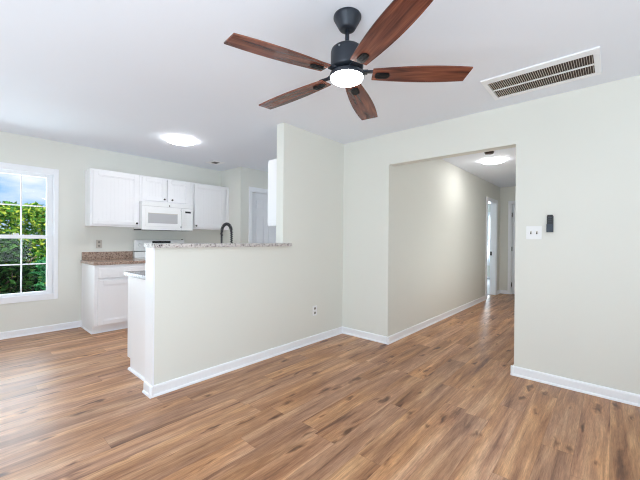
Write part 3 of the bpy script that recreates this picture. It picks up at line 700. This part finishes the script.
# kitchen ceiling vent and hall smoke detector
t = thing('ceiling_vent', 'small white ceiling vent with a dark slot above the kitchen cabinets', 'vent', (2.85, 4.82, H))
obj('frame', boxes((2.74, 2.80, 4.70, 4.94, H - .006, H, .002), (2.90, 2.96, 4.70, 4.94, H - .006, H, .002), (2.80, 2.90, 4.70, 4.755, H - .006, H, .002), (2.80, 2.90, 4.885, 4.94, H - .006, H, .002)), TRIM, t)
obj('slot', boxes((2.80, 2.90, 4.755, 4.885, H - .004, H)), BLACKP, t)
bm = bmesh.new(); lathe(bm, [(.03, H - .034), (.05, H - .030), (.058, H - .015), (.062, H - .002), (.062, H)], (4.96, 1.28, 0), 36)
tag(obj('smoke_detector', bm, KNOB, centre=True), 'small dark round smoke detector on the hall ceiling', 'smoke detector')

# ------------------------------------------------------------------ wall plates and fan remote
t = thing('light_switch', 'white double light switch plate on the wall beside the hall opening', 'light switch', (XO, .507, 1.223))
obj('plate', boxes((XO - .006, XO, .450, .564, 1.223, 1.337, .002)), PLAST, t)
for y in (.485, .529):
    s = obj('toggle', boxes((XO - .0075, XO - .005, y - .006, y + .006, 1.266, 1.294)), IVORY, t)
    obj('lever', boxes((XO - .016, XO - .007, y - .004, y + .004, 1.268, 1.282, .001)), KNOB, s)
t = thing('fan_remote_holder', 'slate wall holder for the fan remote, beside the light switch', 'remote holder', (XO, .391, 1.283))
obj('back_plate', boxes((XO - .006, XO, .368, .415, 1.283, 1.42, .002)), SLATE, t)
obj('pocket', boxes((XO - .024, XO - .020, .368, .415, 1.283, 1.352, .002), (XO - .020, XO - .006, .368, .3705, 1.283, 1.352), (XO - .020, XO - .006, .4125, .415, 1.283, 1.352), (XO - .020, XO - .006, .3705, .4125, 1.283, 1.286)), SLATE, t)
t = thing('fan_remote', 'black fan remote standing in its wall holder', 'remote', (XO - .013, .391, 1.287))
obj('body', boxes((XO - .0195, XO - .0065, .3715, .4115, 1.287, 1.43, .004)), BLACKP, t)
obj('buttons', boxes(*[(XO - .0205, XO - .019, .380 + .014 * i, .389 + .014 * i, 1.365 + .018 * j, 1.375 + .018 * j, .001) for i in range(2) for j in range(3)]), SLATE, t)

def outlet(label, x, y, z, m):
    t = thing('wall_outlet', label, 'outlet', (x, y, z - .057), 'wall outlets')
    obj('plate', boxes((x - .036, x + .036, y - .006, y, z - .058, z + .058, .002)), m, t)
    for dz in (-.026, .026):
        bm = bmesh.new(); lathe(bm, [(.015, -.0075), (.0165, -.005)], (x, y, z + dz), 20, 'Y'); s = obj('receptacle', bm, SOCK, t)
        obj('slots', boxes((x - .008, x - .005, y - .0083, y - .007, z + dz - .004, z + dz + .007), (x + .005, x + .008, y - .0083, y - .007, z + dz - .004, z + dz + .007)), KNOB, s)
outlet('white outlet toned grey-beige for shade, above the granite backsplash on the back wall', 1.379, YB, 1.115, IVORY)  # plate colour carries the shade lying on white plastic
outlet('white outlet low on the partition wall near the room corner', 2.842, YP, .37, PLAST)

# ------------------------------------------------------------------ outside the window
struct('ground_outside', boxes((-12, 8, YB2, 26, -.35, -.25)), GRASS, 'sunlit lawn outside the kitchen window', 'lawn')
struct('path_outside', boxes((.9, 2.6, YB2 + 1.2, 12, -.25, -.235)), MULCH, 'pinkish mulch strip outside the kitchen window', 'path')

def foliage(rng, c, rad, n_, size, shell=.55, zmin=-.25, square=2.0):
    """Leaves scattered in a (super-)ellipsoid shell; square above 2 flattens its sides as clipping does."""
    vs, fs = [], []
    while len(fs) < n_:
        d = Vector((rng.gauss(0, 1), rng.gauss(0, 1), rng.gauss(0, 1))).normalized()
        d = d / (abs(d.x) ** square + abs(d.y) ** square + abs(d.z) ** square) ** (1 / square)
        r = shell + (1 - shell) * rng.random() ** .6; r *= 1 + .07 * math.sin(d.x * 7 + d.z * 9) * math.cos(d.y * 6)
        p = Vector((c[0] + d.x * rad[0] * r, c[1] + d.y * rad[1] * r, c[2] + d.z * rad[2] * r))
        if p.z < zmin: continue
        a = Vector((rng.gauss(0, 1), rng.gauss(0, 1), rng.gauss(0, .6))).normalized(); b = a.cross(Vector((rng.gauss(0, 1), rng.gauss(0, 1), rng.gauss(0, 1)))).normalized()
        s = size * (.6 + .8 * rng.random()); k = len(vs); nn = a.cross(b) * s * .12
        vs += [p - a * s, p + b * s * .42 + nn, p + a * s, p - b * s * .42 + nn]; fs.append((k, k + 1, k + 2, k + 3))
    me = bpy.data.meshes.new('foliage'); me.from_pydata([tuple(v) for v in vs], [], fs); return me

def shrub(name, label, cat, base_pt, c, rad, n_, size, m, stems, seed, shell=.55, group=None, square=2.0):
    rng = random.Random(seed)
    t = thing(name, label, cat, base_pt, group)
    me = foliage(rng, Vector(c) - Vector(base_pt), rad, n_, size, shell,   .02, square); me.materials.append(m)
    o = bpy.data.objects.new('foliage', me); COL.objects.link(o); o.parent = t
    for k in range(stems):
        bm = bmesh.new(); a = rng.random() * 6.28; p = Vector(base_pt) + Vector((math.cos(a) * .06, math.sin(a) * .06, 0)); pts = [p]
        tip = Vector((c[0] + math.cos(a) * rad[0] * .8, c[1] + math.sin(a) * rad[1] * .8, c[2] + rad[2] * rng.uniform(.1, .8)))
        for q in range(1, 8):
            f_ = q / 7; pts.append(p.lerp(tip, f_) + Vector((rng.gauss(0, .04), rng.gauss(0, .04), .12 * math.sin(math.pi * f_))))
        tube(bm, pts, [.028 * (1 - .8 * q / 7) for q in range(8)], 8); obj('stem', bm, BARK, t)
    return t
shrub('shrub', 'dark leafy shrub with bare stems just outside the kitchen window', 'shrub', (.42, 6.75, -.25), (.42, 6.75, .55), (.50, .62, .74), 3400, .05, LEAF1, 10, 3, .35)
shrub('bush', 'round green bush outside the lower right of the kitchen window', 'bush', (1.36, 8.3, -.25), (1.36, 8.3, .2), (.5, .6, .62), 3600, .05, LEAF3, 5, 5, .6)
for k, (x, y, zc, rz, lab) in enumerate(((-1.3, 10.8, .85, 1.1, 'sunlit clipped hedge plant at the left of the hedge'), (1.02, 10.8, .85, 1.12, 'sunlit yellow-green hedge plant filling the middle of the kitchen window'), (3.34, 10.8, .83, 1.1, 'sunlit hedge plant at the right edge of the kitchen window'))):
    shrub('hedge_plant', lab, 'hedge', (x, y, -.25), (x, y, zc), (1.0, .8, rz), 11000, .075, LEAF2, 4, 20 + k, .75, 'hedge outside the kitchen window', 4.0)
